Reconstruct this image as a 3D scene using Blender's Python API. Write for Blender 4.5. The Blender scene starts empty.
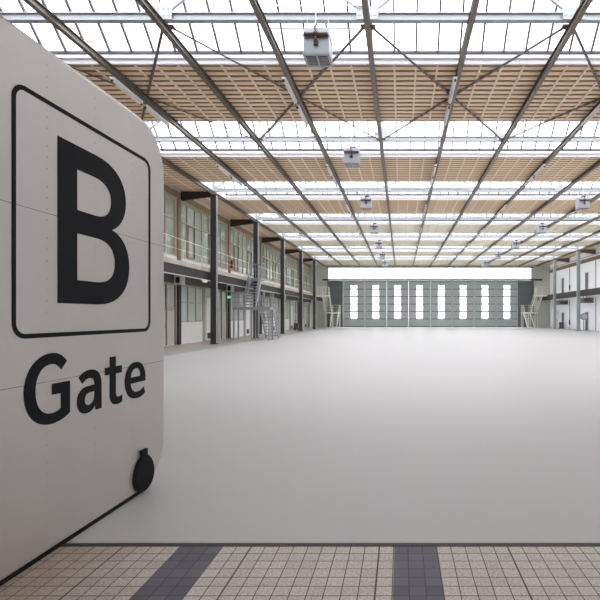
import bpy, math, random
from mathutils import Vector, Matrix
random.seed(7)
scn = bpy.context.scene
COL = scn.collection
R = math.radians

# ------------------------------------------------------------------ helpers
def lin(c):
    out = []
    for v in c:
        v = v / 255.0
        out.append(v / 12.92 if v <= 0.04045 else ((v + 0.055) / 1.055) ** 2.4)
    return tuple(out) + (1.0,)

class MB:
    """collects simple shapes into one mesh"""
    def __init__(s):
        s.v = []; s.f = []; s.sm = []
    def add(s, vs, fs, smooth=False):
        b = len(s.v)
        s.v += [tuple(p) for p in vs]
        s.f += [tuple(b + i for i in f) for f in fs]
        s.sm += [smooth] * len(fs)
        return s
    def box(s, x0, x1, y0, y1, z0, z1):
        vs = [(x0,y0,z0),(x1,y0,z0),(x1,y1,z0),(x0,y1,z0),(x0,y0,z1),(x1,y0,z1),(x1,y1,z1),(x0,y1,z1)]
        return s.add(vs, [(0,3,2,1),(4,5,6,7),(0,1,5,4),(1,2,6,5),(2,3,7,6),(3,0,4,7)])
    def bar(s, p0, p1, w, h, up=(0,0,1)):
        p0, p1 = Vector(p0), Vector(p1)
        d = (p1 - p0).normalized(); up = Vector(up)
        if abs(d.dot(up)) > 0.99: up = Vector((0,1,0))
        a = d.cross(up).normalized(); b = a.cross(d).normalized()
        vs = []
        for p in (p0, p1):
            for i, j in ((-1,-1),(1,-1),(1,1),(-1,1)):
                vs.append(p + a*(i*w/2) + b*(j*h/2))
        return s.add(vs, [(0,1,2,3),(4,7,6,5),(0,4,5,1),(1,5,6,2),(2,6,7,3),(3,7,4,0)])
    def prof(s, p0, p1, pts, up=(0,0,1)):
        """sweep a closed 2D profile (a,b) from p0 to p1"""
        p0, p1 = Vector(p0), Vector(p1)
        d = (p1 - p0).normalized(); up = Vector(up)
        if abs(d.dot(up)) > 0.99: up = Vector((0,1,0))
        a = d.cross(up).normalized(); b = a.cross(d).normalized()
        n = len(pts)
        vs = [p + a*q[0] + b*q[1] for p in (p0, p1) for q in pts]
        fs = [(i, (i+1) % n, n + (i+1) % n, n + i) for i in range(n)]
        fs += [tuple(range(n))[::-1], tuple(range(n, 2*n))]
        return s.add(vs, fs)
    def tube(s, p0, p1, r, n=8, r1=None):
        r1 = r if r1 is None else r1
        p0, p1 = Vector(p0), Vector(p1)
        d = (p1 - p0).normalized(); up = Vector((0,0,1))
        if abs(d.dot(up)) > 0.99: up = Vector((0,1,0))
        a = d.cross(up).normalized(); b = a.cross(d).normalized()
        vs = []
        for p, rr in ((p0, r), (p1, r1)):
            for i in range(n):
                t = 2*math.pi*i/n
                vs.append(p + a*(rr*math.cos(t)) + b*(rr*math.sin(t)))
        s.add(vs, [(i, (i+1) % n, n + (i+1) % n, n + i) for i in range(n)], True)
        return s.add(vs, [tuple(range(n))[::-1], tuple(range(n, 2*n))])
    def path(s, pts, r, n=8):
        for a, b in zip(pts[:-1], pts[1:]): s.tube(a, b, r, n)
        return s
    def sphere(s, c, r, nu=10, nv=6, sz=1.0):
        vs = []; fs = []
        for j in range(nv + 1):
            t = math.pi * j / nv
            for i in range(nu):
                p = 2*math.pi*i/nu
                vs.append((c[0]+r*math.sin(t)*math.cos(p), c[1]+r*math.sin(t)*math.sin(p), c[2]+sz*r*math.cos(t)))
        for j in range(nv):
            for i in range(nu):
                fs.append((j*nu+i, (j+1)*nu+i, (j+1)*nu+(i+1) % nu, j*nu+(i+1) % nu))
        return s.add(vs, fs, True)
    def quad(s, a, b, c, d):
        return s.add([a,b,c,d], [(0,1,2,3)])
    def build(s, name, m, parent=None, bevel=0):
        me = bpy.data.meshes.new(name)
        me.from_pydata(s.v, [], s.f)
        me.polygons.foreach_set('use_smooth', s.sm)
        me.update()
        me.materials.append(m)
        o = bpy.data.objects.new(name, me); COL.objects.link(o)
        if parent is not None:
            o.parent = parent
            o.matrix_parent_inverse = Matrix.Identity(4)
            if parent.type == 'EMPTY' or parent.parent is not None or True:
                off = world_loc(parent)
                me.transform(Matrix.Translation(-off))
        if bevel:
            b = o.modifiers.new('bevel', 'BEVEL'); b.width = bevel; b.segments = 2; b.limit_method = 'ANGLE'
        return o

def world_loc(o):
    p = Vector((0,0,0))
    while o is not None:
        p = p + Vector(o.location); o = o.parent
    return p

def tag(o, label=None, cat=None, group=None, kind=None):
    if label: o['label'] = label
    if cat: o['category'] = cat
    if group: o['group'] = group
    if kind: o['kind'] = kind
    return o
def thing(name, label, cat, loc=(0,0,0), group=None):
    o = bpy.data.objects.new(name, None); COL.objects.link(o)
    o.location = loc; o.empty_display_size = 0.2
    return tag(o, label, cat, group)
def kids(o):
    return [c for c in COL.objects if c.parent == o]
def dup(root, loc, label, group=None):
    def cp(o, parent):
        c = o.copy(); COL.objects.link(c)
        if parent is not None: c.parent = parent
        for ch in kids(o): cp(ch, c)
        return c
    r = cp(root, None); r.location = loc; r['label'] = label
    if group: r['group'] = group
    return r
ORD = ['first','second','third','fourth','fifth','sixth','seventh','eighth','ninth','tenth','eleventh','twelfth','thirteenth']

# ------------------------------------------------------------------ materials
def mat(name, rgb, rough=0.6, metal=0.0, var=0.0, scale=3.0, bump=0.0, stretch=(1,1,1), spec=0.5, raw=False):
    m = bpy.data.materials.new(name); m.use_nodes = True
    nt = m.node_tree; b = nt.nodes['Principled BSDF']
    c = lin(rgb)
    b.inputs['Roughness'].default_value = rough
    b.inputs['Metallic'].default_value = metal
    b.inputs['Specular IOR Level'].default_value = spec
    tc = nt.nodes.new('ShaderNodeTexCoord'); mp = nt.nodes.new('ShaderNodeMapping')
    mp.inputs['Scale'].default_value = stretch
    nt.links.new(tc.outputs['Object'], mp.inputs['Vector'])
    n = nt.nodes.new('ShaderNodeTexNoise'); n.inputs['Scale'].default_value = scale; n.inputs['Detail'].default_value = 5
    nt.links.new(mp.outputs['Vector'], n.inputs['Vector'])
    mx = nt.nodes.new('ShaderNodeMix'); mx.data_type = 'RGBA'
    v = var
    mx.inputs[6].default_value = tuple(max(0, x*(1-v)) for x in c[:3]) + (1,)
    mx.inputs[7].default_value = tuple(min(1, x*(1+v)) for x in c[:3]) + (1,)
    nt.links.new(n.outputs['Fac'], mx.inputs[0])
    nt.links.new(mx.outputs[2], b.inputs['Base Color'])
    if bump:
        bp = nt.nodes.new('ShaderNodeBump'); bp.inputs['Strength'].default_value = bump; bp.inputs['Distance'].default_value = 0.02
        nt.links.new(n.outputs['Fac'], bp.inputs['Height']); nt.links.new(bp.outputs['Normal'], b.inputs['Normal'])
    return m

def glass(name, tint, clear=0.8, gloss=0.1, rough=0.03, diff=(200,210,205)):
    """thin pane: part clear, part mirror, part dusty film"""
    m = bpy.data.materials.new(name); m.use_nodes = True
    nt = m.node_tree; nt.nodes.clear()
    out = nt.nodes.new('ShaderNodeOutputMaterial')
    t = nt.nodes.new('ShaderNodeBsdfTransparent'); t.inputs[0].default_value = lin(tint)
    g = nt.nodes.new('ShaderNodeBsdfGlossy'); g.inputs['Roughness'].default_value = rough
    d = nt.nodes.new('ShaderNodeBsdfDiffuse')
    n = nt.nodes.new('ShaderNodeTexNoise'); n.inputs['Scale'].default_value = 1.3
    tc = nt.nodes.new('ShaderNodeTexCoord'); nt.links.new(tc.outputs['Object'], n.inputs['Vector'])
    rp = nt.nodes.new('ShaderNodeValToRGB')
    rp.color_ramp.elements[0].color = tuple(x*0.82 for x in lin(diff)[:3]) + (1,); rp.color_ramp.elements[1].color = lin(diff)
    nt.links.new(n.outputs['Fac'], rp.inputs[0]); nt.links.new(rp.outputs[0], d.inputs[0])
    m1 = nt.nodes.new('ShaderNodeMixShader'); m2 = nt.nodes.new('ShaderNodeMixShader')
    m1.inputs[0].default_value = gloss / max(1e-4, (1-clear))
    nt.links.new(d.outputs[0], m1.inputs[1]); nt.links.new(g.outputs[0], m1.inputs[2])
    m2.inputs[0].default_value = clear
    nt.links.new(m1.outputs[0], m2.inputs[1]); nt.links.new(t.outputs[0], m2.inputs[2])
    nt.links.new(m2.outputs[0], out.inputs[0])
    return m

M = {}
M['floor'] = mat('hall_floor_coating', (201,199,199), 0.42, 0, 0.035, 0.35, 0, (1,0.35,1), 0.4)
M['margin'] = mat('grey_margin_concrete', (178,170,164), 0.35, 0, 0.12, 1.2)
M['tan'] = mat('tan_roof_boards', (246,219,189), 0.85, 0, 0.10, 2.5, 0, (0.4,6,1))
M['tan_gap_shade'] = mat('tan_painted_gap_shade', (140,114,88), 0.9, 0, 0.1, 2.0)  # gap shade painted in, the recess is too shallow to darken itself
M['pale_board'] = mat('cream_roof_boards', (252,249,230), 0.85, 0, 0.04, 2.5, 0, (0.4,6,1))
M['pale_gap_shade'] = mat('cream_painted_gap_shade', (216,210,188), 0.9, 0, 0.05, 2.0)  # gap shade painted in for the cream strips
M['tbar'] = mat('cream_batten', (244,228,204), 0.7)
M['white'] = mat('white_paint', (236,236,236), 0.5, 0, 0.02, 2)
M['curb'] = mat('white_gutter_paint', (240,238,240), 0.6, 0, 0.02, 1)
M['steel'] = mat('pale_grey_steel_paint', (176,178,182), 0.45, 0.2, 0.06, 3)
M['beam'] = mat('grey_brown_steel', (116,108,99), 0.38, 0.4, 0.08, 3)
M['mull'] = mat('dark_glazing_bar', (84,82,88), 0.6, 0, 0.06)
M['brace'] = mat('dark_brace_steel', (112,104,100), 0.55, 0.2, 0.08)
M['col_dark'] = mat('dark_column_paint', (62,60,63), 0.45, 0, 0.08, 4)
M['col_pale'] = mat('pale_grey_green_column_paint', (150,160,160), 0.45, 0, 0.06, 4)
M['pipe'] = mat('light_grey_pipe', (205,205,205), 0.4, 0.1)
M['alu'] = None
M['black'] = mat('black_vinyl', (24,26,29), 0.75, 0, 0.05, 8, spec=0.2)
M['rubber'] = mat('black_rubber', (26,26,28), 0.8, 0, 0.1, 10, spec=0.2)
M['concrete'] = mat('dirty_concrete_edge', (196,186,176), 0.85, 0, 0.35, 1.8, 0.2)
M['dark_steel'] = mat('dark_brown_steel', (58,50,49), 0.6, 0, 0.12, 3)
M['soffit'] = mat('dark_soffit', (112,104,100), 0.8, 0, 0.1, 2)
M['wall_grey'] = mat('grey_green_wall', (206,208,200), 0.8, 0, 0.06, 1)
M['wall_white'] = mat('white_wall_panels', (248,249,250), 0.6, 0, 0.03, 0.6)
M['wall_added_translucency'] = mat('white_wall_added_translucency', (248,249,250), 0.6, 0, 0.03, 0.6)  # translucency added so outside daylight brightens the right wall
_nt = M['wall_added_translucency'].node_tree; _b = _nt.nodes['Principled BSDF']
_t = _nt.nodes.new('ShaderNodeBsdfTranslucent'); _t.inputs[0].default_value = lin((246,248,250))
_m = _nt.nodes.new('ShaderNodeMixShader'); _m.inputs[0].default_value = 0.15
_nt.links.new(_b.outputs[0], _m.inputs[1]); _nt.links.new(_t.outputs[0], _m.inputs[2]); _nt.links.new(_m.outputs[0], _nt.nodes['Material Output'].inputs[0])
M['wood'] = mat('brown_timber_post', (150,128,104), 0.7, 0, 0.15, 4)
M['cream'] = mat('cream_window_bar', (186,174,148), 0.6, 0, 0.05)
M['door_white'] = mat('white_door_paint', (248,248,246), 0.5, 0, 0.03)
M['door_grey'] = mat('grey_door_paint', (206,206,202), 0.5, 0, 0.05)
M['gate_grey'] = mat('grey_green_gate_steel', (178,184,182), 0.55, 0.0, 0.06, 2)
M['gate_dark'] = mat('dark_grey_gate_steel', (106,112,113), 0.6, 0.0, 0.06, 2)
M['gate_rail'] = mat('gate_rail_steel', (112,116,116), 0.6)
M['galv'] = mat('galvanised_steel', (166,170,178), 0.4, 0.45, 0.12, 5)
M['stair_white'] = mat('cream_white_stair_paint', (246,246,236), 0.5, 0, 0.03)
M['heater'] = mat('pale_blue_grey_sheet', (190,196,206), 0.4, 0.15, 0.04, 3)
M['brown_pipe'] = mat('brown_pipework', (104,84,78), 0.5, 0.2, 0.2, 10)
M['grille'] = mat('dark_grille', (62,60,60), 0.6)
M['roof_out'] = mat('roof_felt', (96,96,98), 0.9)
M['red'] = mat('red_enamel', (158,66,60), 0.4)
M['ground'] = mat('pale_paving', (176,172,168), 0.9, 0, 0.1, 0.5)
M['leaf'] = mat('leaf_green', (104,124,84), 0.8, 0, 0.35, 1.5)
M['bark'] = mat('bark_brown', (96,84,72), 0.9, 0, 0.2, 4)
M['green_box'] = mat('olive_grey_sheet', (128,132,118), 0.6, 0, 0.06)
M['low_bounce'] = mat('warm_brown_low_bounce', (126,112,100), 0.8, 0, 0.05)  # unseen surfaces, dark tone picked to cut bounce onto the near floor
M['room'] = mat('pale_office_wall', (226,236,228), 0.8, 0, 0.05)
M['glass_roof'] = glass('rooflight_glass', (246,248,252), 0.86, 0.05, 0.05, (235,238,240))
M['glass_win'] = glass('gallery_window_glass', (238,244,240), 0.44, 0.20, 0.02, (232,238,234))
M['glass_door'] = glass('frosted_door_glass', (214,226,218), 0.12, 0.14, 0.08, (232,240,234))
M['glass_clear'] = glass('clear_gate_glass', (250,250,252), 0.5, 0.06, 0.03, (236,236,240))

def alu():
    m = mat('brushed_panel_aluminium', (198,194,190), 0.42, 0.5, 0.07, 1.6, 0.0, (1,1,0.35))
    return m
M['alu'] = alu()

def emis(name, rgb, s):
    m = bpy.data.materials.new(name); m.use_nodes = True
    b = m.node_tree.nodes['Principled BSDF']
    b.inputs['Base Color'].default_value = lin(rgb); b.inputs['Emission Color'].default_value = lin(rgb); b.inputs['Emission Strength'].default_value = s
    return m
M['exit'] = emis('exit_sign_green', (120,205,150), 0.7)
M['tube'] = mat('white_lamp_tube', (246,244,240), 0.35)

def tiles():
    m = bpy.data.materials.new('clinker_paving_tiles'); m.use_nodes = True
    nt = m.node_tree; b = nt.nodes['Principled BSDF']; L = nt.links.new
    tc = nt.nodes.new('ShaderNodeTexCoord'); sp = nt.nodes.new('ShaderNodeSeparateXYZ'); L(tc.outputs['Object'], sp.inputs[0])
    def math_(op, a, bb=None, c=None):
        n = nt.nodes.new('ShaderNodeMath'); n.operation = op
        for i, q in enumerate((a, bb, c)):
            if q is None: continue
            if isinstance(q, (int, float)): n.inputs[i].default_value = q
            else: L(q, n.inputs[i])
        return n.outputs[0]
    TX, TY = TILE
    def line(coord, size, off, half):
        u = math_('DIVIDE', math_('ADD', coord, -off), size)
        fr = math_('FRACT', u)
        dd = math_('ABSOLUTE', math_('SUBTRACT', fr, 0.5))      # .5 at the joint
        return math_('GREATER_THAN', dd, 0.5 - half/size)
    gx = line(sp.outputs['X'], TX, JOINT0, 0.003); gy = line(sp.outputs['Y'], TY, YJ, 0.003)
    wide = line(sp.outputs['X'], TX*9, JOINT0, 0.0055)
    grout = math_('MAXIMUM', math_('MAXIMUM', gx, gy), wide)
    # dark strips, three tiles wide, every 15 tiles
    u = math_('DIVIDE', math_('ADD', sp.outputs['X'], -STRIP0), TX*15.06)
    st = math_('LESS_THAN', math_('FRACT', u), 3/15.06)
    # per tile tone
    cx = math_('FLOOR', math_('DIVIDE', math_('ADD', sp.outputs['X'], -JOINT0), TX)); cy = math_('FLOOR', math_('DIVIDE', math_('ADD', sp.outputs['Y'], -YJ), TY))
    cmb = nt.nodes.new('ShaderNodeCombineXYZ'); L(cx, cmb.inputs[0]); L(cy, cmb.inputs[1])
    wn = nt.nodes.new('ShaderNodeTexWhiteNoise'); wn.noise_dimensions = '3D'; L(cmb.outputs[0], wn.inputs['Vector'])
    ramp = nt.nodes.new('ShaderNodeValToRGB'); ramp.color_ramp.elements[0].color = lin((232,222,213)); ramp.color_ramp.elements[1].color = lin((243,235,227))
    L(wn.outputs['Value'], ramp.inputs[0])
    ns = nt.nodes.new('ShaderNodeTexNoise'); ns.inputs['Scale'].default_value = 70; ns.inputs['Detail'].default_value = 3; L(tc.outputs['Object'], ns.inputs['Vector'])
    sp2 = nt.nodes.new('ShaderNodeMix'); sp2.data_type = 'RGBA'; sp2.blend_type = 'MULTIPLY'; sp2.inputs[0].default_value = 0.8
    r2 = nt.nodes.new('ShaderNodeValToRGB'); r2.color_ramp.elements[0].position = 0.3; r2.color_ramp.elements[0].color = (0.5,0.48,0.46,1); r2.color_ramp.elements[1].position = 0.62
    L(ns.outputs['Fac'], r2.inputs[0]); L(ramp.outputs[0], sp2.inputs[6]); L(r2.outputs[0], sp2.inputs[7])
    # brown tint growing stronger towards the door panel, noise on its edge
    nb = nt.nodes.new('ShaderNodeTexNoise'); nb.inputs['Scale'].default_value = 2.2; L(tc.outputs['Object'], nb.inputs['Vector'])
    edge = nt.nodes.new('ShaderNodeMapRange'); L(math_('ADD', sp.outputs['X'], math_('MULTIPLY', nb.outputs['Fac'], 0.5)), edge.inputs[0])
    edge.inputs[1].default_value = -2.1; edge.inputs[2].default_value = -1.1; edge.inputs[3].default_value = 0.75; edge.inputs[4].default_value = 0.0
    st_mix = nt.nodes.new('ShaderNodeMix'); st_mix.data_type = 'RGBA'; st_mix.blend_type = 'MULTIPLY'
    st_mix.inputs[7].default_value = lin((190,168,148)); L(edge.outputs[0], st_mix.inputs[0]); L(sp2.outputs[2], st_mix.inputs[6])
    dk = nt.nodes.new('ShaderNodeValToRGB'); dk.color_ramp.elements[0].color = lin((98,97,108)); dk.color_ramp.elements[1].color = lin((114,113,124)); L(wn.outputs['Value'], dk.inputs[0])
    a = nt.nodes.new('ShaderNodeMix'); a.data_type = 'RGBA'; L(st, a.inputs[0]); L(st_mix.outputs[2], a.inputs[6]); L(dk.outputs[0], a.inputs[7])
    g = nt.nodes.new('ShaderNodeMix'); g.data_type = 'RGBA'; L(grout, g.inputs[0]); L(a.outputs[2], g.inputs[6])
    gcol = nt.nodes.new('ShaderNodeMix'); gcol.data_type = 'RGBA'; L(st, gcol.inputs[0]); gcol.inputs[6].default_value = lin((88,78,74)); gcol.inputs[7].default_value = lin((66,66,74))
    L(gcol.outputs[2], g.inputs[7]); L(g.outputs[2], b.inputs['Base Color'])
    b.inputs['Roughness'].default_value = 0.6
    bp = nt.nodes.new('ShaderNodeBump'); bp.inputs['Strength'].default_value = 0.5; bp.inputs['Distance'].default_value = 0.003; bp.invert = True
    L(grout, bp.inputs['Height']); L(bp.outputs[0], b.inputs['Normal'])
    return m

# ------------------------------------------------------------------ dimensions
F = 470.0
CAMZ = 1.6
P = 7.71
def ZT(k): return 11.24 + P*k
XL, XR = -10.6, 18.8            # column lines
WL, WR = -12.5, 20.65           # side walls
YB = 65.2                       # back wall
YF = 3.315                       # threshold
S = 2.45
NX = [XL + S*i for i in range(13)]
ZS = 8.70                       # soffit
SKF = 2.01; SKY = 1.88                      # half opening of a rooflight
TILE = (0.0987, 0.0955); JOINT0 = -1.038; STRIP0 = -0.046; YJ = 3.165

# ------------------------------------------------------------------ ground, floors
def struct(o): return tag(o, kind='structure')
struct(MB().box(-12.6, 20.8, YF, YB+0.1, -0.3, 0.0).build('floor', M['floor']))
tiles_m = tiles()
struct(MB().box(-7, 9, -9, YF-0.05, -0.3, 0.0).build('floor_foyer', tiles_m))
th = MB().box(-7, 9, YF-0.05, YF-0.015, -0.3, 0.004).box(-7, 9, YF-0.015, YF, -0.3, -0.01)
struct(th.build('trim_1', M['dark_steel']))
# grey margins of the floor under the galleries, a thin screed on the slab
struct(MB().box(-12.5, -9.45, 8, YB, 0.0, 0.006).build('floor_margin', M['margin']))
struct(MB().box(19.6, 20.65, 8, YB, 0.0, 0.006).build('floor_margin', M['margin']))
struct(MB().box(-150, 150, YB+0.1, 260, -0.5, -0.05).build('ground', M['ground']))
struct(MB().box(-150, -19.2, -60, YB+0.1, -0.5, -0.05).build('ground', M['ground']))

# ------------------------------------------------------------------ roof: flat board strips and the rooflights between them
def board_strip(x0, x1, y0, y1, nb, bars, pale=False):
    """boards run across the hall, gaps between them coloured darker for shade, cream battens along"""
    st = tag(MB().box(x0, x1, y0, y1, ZS+0.015, ZS+0.22).build('ceiling', M['pale_gap_shade'] if pale else M['tan_gap_shade']), kind='structure')
    b = MB(); w = (y1-y0)/nb
    for i in range(nb):
        ya, yb = y0 + i*w, y0 + (i+1)*w
        z = ZS
        # each board is a shallow tray: raised face with a sloped lip
        vs = [(x0, ya+.125, z+.016),(x1, ya+.125, z+.016),(x0, ya+.13, z),(x1, ya+.13, z),(x0, yb-.005, z),(x1, yb-.005, z),(x0, yb, z+.016),(x1, yb, z+.016)]
        b.add(vs, [(0,2,3,1),(2,4,5,3),(4,6,7,5)])
    b.build('board', M['pale_board'] if pale else M['tan'], st)
    t = MB()
    for x in bars: t.box(x-.027, x+.027, y0+.02, y1-.02, ZS-.028, ZS+.02)
    t.build('batten', M['tbar'], st)
    return st
bars = [XL + S/4*i for i in range(1, 48) if i % 4]
edges = [YF] 
for k in range(7):
    y0 = edges[-1]; y1 = ZT(k) - SKY
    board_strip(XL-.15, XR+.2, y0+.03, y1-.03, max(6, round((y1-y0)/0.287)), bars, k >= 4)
    edges.append(ZT(k) + SKF)
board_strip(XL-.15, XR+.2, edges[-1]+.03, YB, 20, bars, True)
# continuous strips over the aisles
for (xa, xb) in ((WL-.1, XL-.15), (XR+.2, WR+.1)):
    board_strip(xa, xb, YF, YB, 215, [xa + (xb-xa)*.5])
# felt on top, keeps the daylight out of the joints
for k in range(8):
    y0 = edges[k]; y1 = ZT(k)-SKY if k < 7 else YB+.1
    struct(MB().box(XL-.2, XR+.25, y0, y1, ZS+.23, ZS+.34).build('roof', M['roof_out']))
for (xa, xb) in ((WL-.3, XL-.16), (XR+.22, WR+.3)):
    struct(MB().box(xa, xb, YF-.1, YB+.3, ZS+.23, ZS+.34).build('roof', M['roof_out']))

RZ = ZS + 0.27                      # top of the gutter upstand
RH = 1.95                           # rooflight rise
def rooflight(k):
    y = ZT(k)
    t = thing('rooflight', ORD[k] + ' ridge rooflight from the gate, white upstand and clear glass with dark bars', 'rooflight', (0, y, RZ), 'ridge rooflights across the hall')
    xa, xb = XL-.12, XR+.16
    LP = {-1: SKY, 1: SKF}
    g = MB()
    for s in (-1, 1):
        g.quad((xa, y+s*LP[s]*.985, RZ+.03), (xb, y+s*LP[s]*.985, RZ+.03), (xb, y, RZ+RH), (xa, y, RZ+RH))
    g.build('glazing', M['glass_roof'], t)
    m = MB()
    for i in range(49):
        x = XL + S/4*i
        for s in (-1, 1):
            m.bar((x, y+s*LP[s]*.97, RZ+.0), (x, y+s*.02, RZ+RH-.05), .05, .07)
    for s in (-1, 1):
        m.box(xa, xb, y+s*LP[s]*.97-.04, y+s*LP[s]*.97+.04, RZ-.02, RZ+.05)
    m.box(xa, xb, y-.06, y+.06, RZ+RH-.05, RZ+RH+.04)
    m.build('glazing_bar', M['mull'], t)
    c = MB()
    for s in (-1, 1):
        c.box(xa-.05, xb+.05, y+s*(LP[s]-.02)-.04, y+s*(LP[s]-.02)+.04, ZS-.02, RZ-.03)
        c.box(xa, xb, y+s*(LP[s]-.10)-.05, y+s*(LP[s]-.10)+.05, RZ-.17, RZ-.12)     # gutter lip
    for x in (xa, xb):
        c.box(x-.05, x+.05, y-SKY, y+SKF, ZS-.02, RZ)
    c.build('upstand', M['curb'], t)
    for x in (xa-.03, xb+.03):
        e = MB(); e.add([(x-.03,y-SKY,RZ),(x-.03,y+SKF,RZ),(x-.03,y,RZ+RH),(x+.03,y-SKY,RZ),(x+.03,y+SKF,RZ),(x+.03,y,RZ+RH)],
              [(0,1,2),(3,5,4),(0,3,4,1),(1,4,5,2),(2,5,3,0)])
        e.build('gable_end', M['curb'], t)
for k in range(7): rooflight(k)

# ------------------------------------------------------------------ trusses
def truss(k):
    y = ZT(k)
    t = thing('roof_truss', ORD[k] + ' pale grey lattice truss from the gate, spanning the hall under its rooflight', 'truss', (0, y, 8.64), 'lattice trusses across the hall')
    I = [(-.07,-.095),(.07,-.095),(.07,-.075),(.015,-.075),(.015,.075),(.07,.075),(.07,.095),(-.07,.095),(-.07,.075),(-.015,.075),(-.015,-.075),(-.07,-.075)]
    MB().prof((XL, y, 8.735), (XR, y, 8.735), I).build('bottom_chord', M['steel'], t)
    MB().bar((XL, y, RZ+RH-.16), (XR, y, RZ+RH-.16), .09, .12).build('top_chord', M['steel'], t)
    zt = RZ + RH - .2
    for i in range(0, 13, 2):
        MB().bar((NX[i], y, 8.82), (NX[i], y, zt), .09, .09, (0,1,0)).build('vertical_post', M['steel'], t)
        gp = MB()
        gp.box(NX[i]-.26 if i else NX[i], NX[i]+.26 if i < 12 else NX[i], y-.085, y-.072, 8.645, 8.95)
        for bx in (-.18, -.06, .06, .18):
            for bz in (8.74, 8.9):
                if (i or bx > 0) and (i < 12 or bx < 0): gp.tube((NX[i]+bx, y-.085, bz), (NX[i]+bx, y-.1, bz), .016, 6)
        gp.build('gusset_plate', M['steel'], t)
        for s in (-1, 1):
            j = i + s
            if 0 <= j <= 12:
                MB().bar((NX[i]+s*.12, y, 8.88), (NX[j], y, zt), .07, .08, (0,1,0)).build('diagonal', M['steel'], t)
for k in range(7): truss(k)

# ------------------------------------------------------------------ longitudinal beams
SIDE = ['at the left column line','at the right column line']
for i, x in enumerate(NX):
    I = [(-.065,-.09),(.065,-.09),(.065,-.07),(.012,-.07),(.012,.07),(.065,.07),(.065,.09),(-.065,.09),(-.065,.07),(-.012,.07),(-.012,-.07),(-.065,-.07)]
    o = MB().prof((x, YF+.05, 8.545), (x, YB-.03, 8.545), I).build('roof_beam', M['beam'])
    if i == 0: lab = 'long grey-brown steel roof beam along the left column heads'
    elif i == 12: lab = 'long grey-brown steel roof beam along the right column heads'
    else: lab = 'long grey-brown steel roof beam, ' + ORD[i-1] + ' in from the left columns'
    tag(o, lab, 'beam', 'steel beams running the length of the roof')

# wind braces, first bay
for c in range(6):
    xa, xb = NX[2*c], NX[2*c+2]
    for s in (0, 1):
        p0 = (xa + .1, ZT(0)+.22, 8.40 + .035*s); p1 = (xb - .1, ZT(1)-.22, 8.40 + .035*s)
        if s: p0, p1 = (xb-.1, p0[1], p0[2]), (xa+.1, p1[1], p1[2])
        z = 8.64 + .006*s
        L_ = [(-.035,-.01),(.035,-.01),(.035,.0),(-.025,.0),(-.025,.016),(-.035,.016)]
        o = MB().prof((p0[0], p0[1], z), (p1[0], p1[1], z), L_)
        for q in (p0, p1): o.box(q[0]-.08, q[0]+.08, q[1]-.1, q[1]+.1, z-.003, z+.014)
        o = o.build('cross_brace', M['brace'])
        tag(o, 'thin dark roof brace in the ' + ORD[c] + ' crossed cell from the left columns, receding ' + ('leftwards' if s else 'rightwards'), 'brace', 'crossed wind braces in the near bay')

# ------------------------------------------------------------------ tube lamps
lamp0 = None
LX = [1, 3, 5, 7, 9, 11]
for li, i in enumerate(LX):
    for k in range(0, 6):
        for h in (0, 1):
            loc = (NX[i] - .1, ZT(k) + (2.15 if h == 0 else 3.9), 8.33)
            lab = ('nearer' if h == 0 else 'farther') + ' tube lamp of the pair beyond the ' + ORD[k] + ' truss, ' + ORD[li] + ' lamp row from left'
            if lamp0 is None:
                lamp0 = thing('tube_lamp', lab, 'lamp', loc, 'fluorescent tube lamps along the roof beams')
                hb = MB().add([(loc[0]+a, loc[1]+b_, loc[2]+z) for b_ in (0, 1.55) for a, z in ((-.03,.02),(.03,.02),(.065,.09),(-.065,.09))],
                              [(0,1,2,3),(4,7,6,5),(0,4,5,1),(1,5,6,2),(2,6,7,3),(3,7,4,0)])
                hb.build('lamp_housing', M['white'], lamp0)
                MB().tube((loc[0], loc[1]+.06, loc[2]-.012), (loc[0], loc[1]+1.49, loc[2]-.012), .02, 8).build('lamp_tube', M['tube'], lamp0)
                for yy in (0, 1.5): MB().box(loc[0]-.028, loc[0]+.028, loc[1]+yy, loc[1]+yy+.05, loc[2]-.035, loc[2]+.02).build('end_cap', M['grille'], lamp0)
                for yy in (.3, 1.2): MB().bar((loc[0], loc[1]+yy, loc[2]+.09), (loc[0]+.07, loc[1]+yy, loc[2]+.128), .03, .012).build('bracket', M['steel'], lamp0)
            else:
                dup(lamp0, loc, lab)

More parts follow.
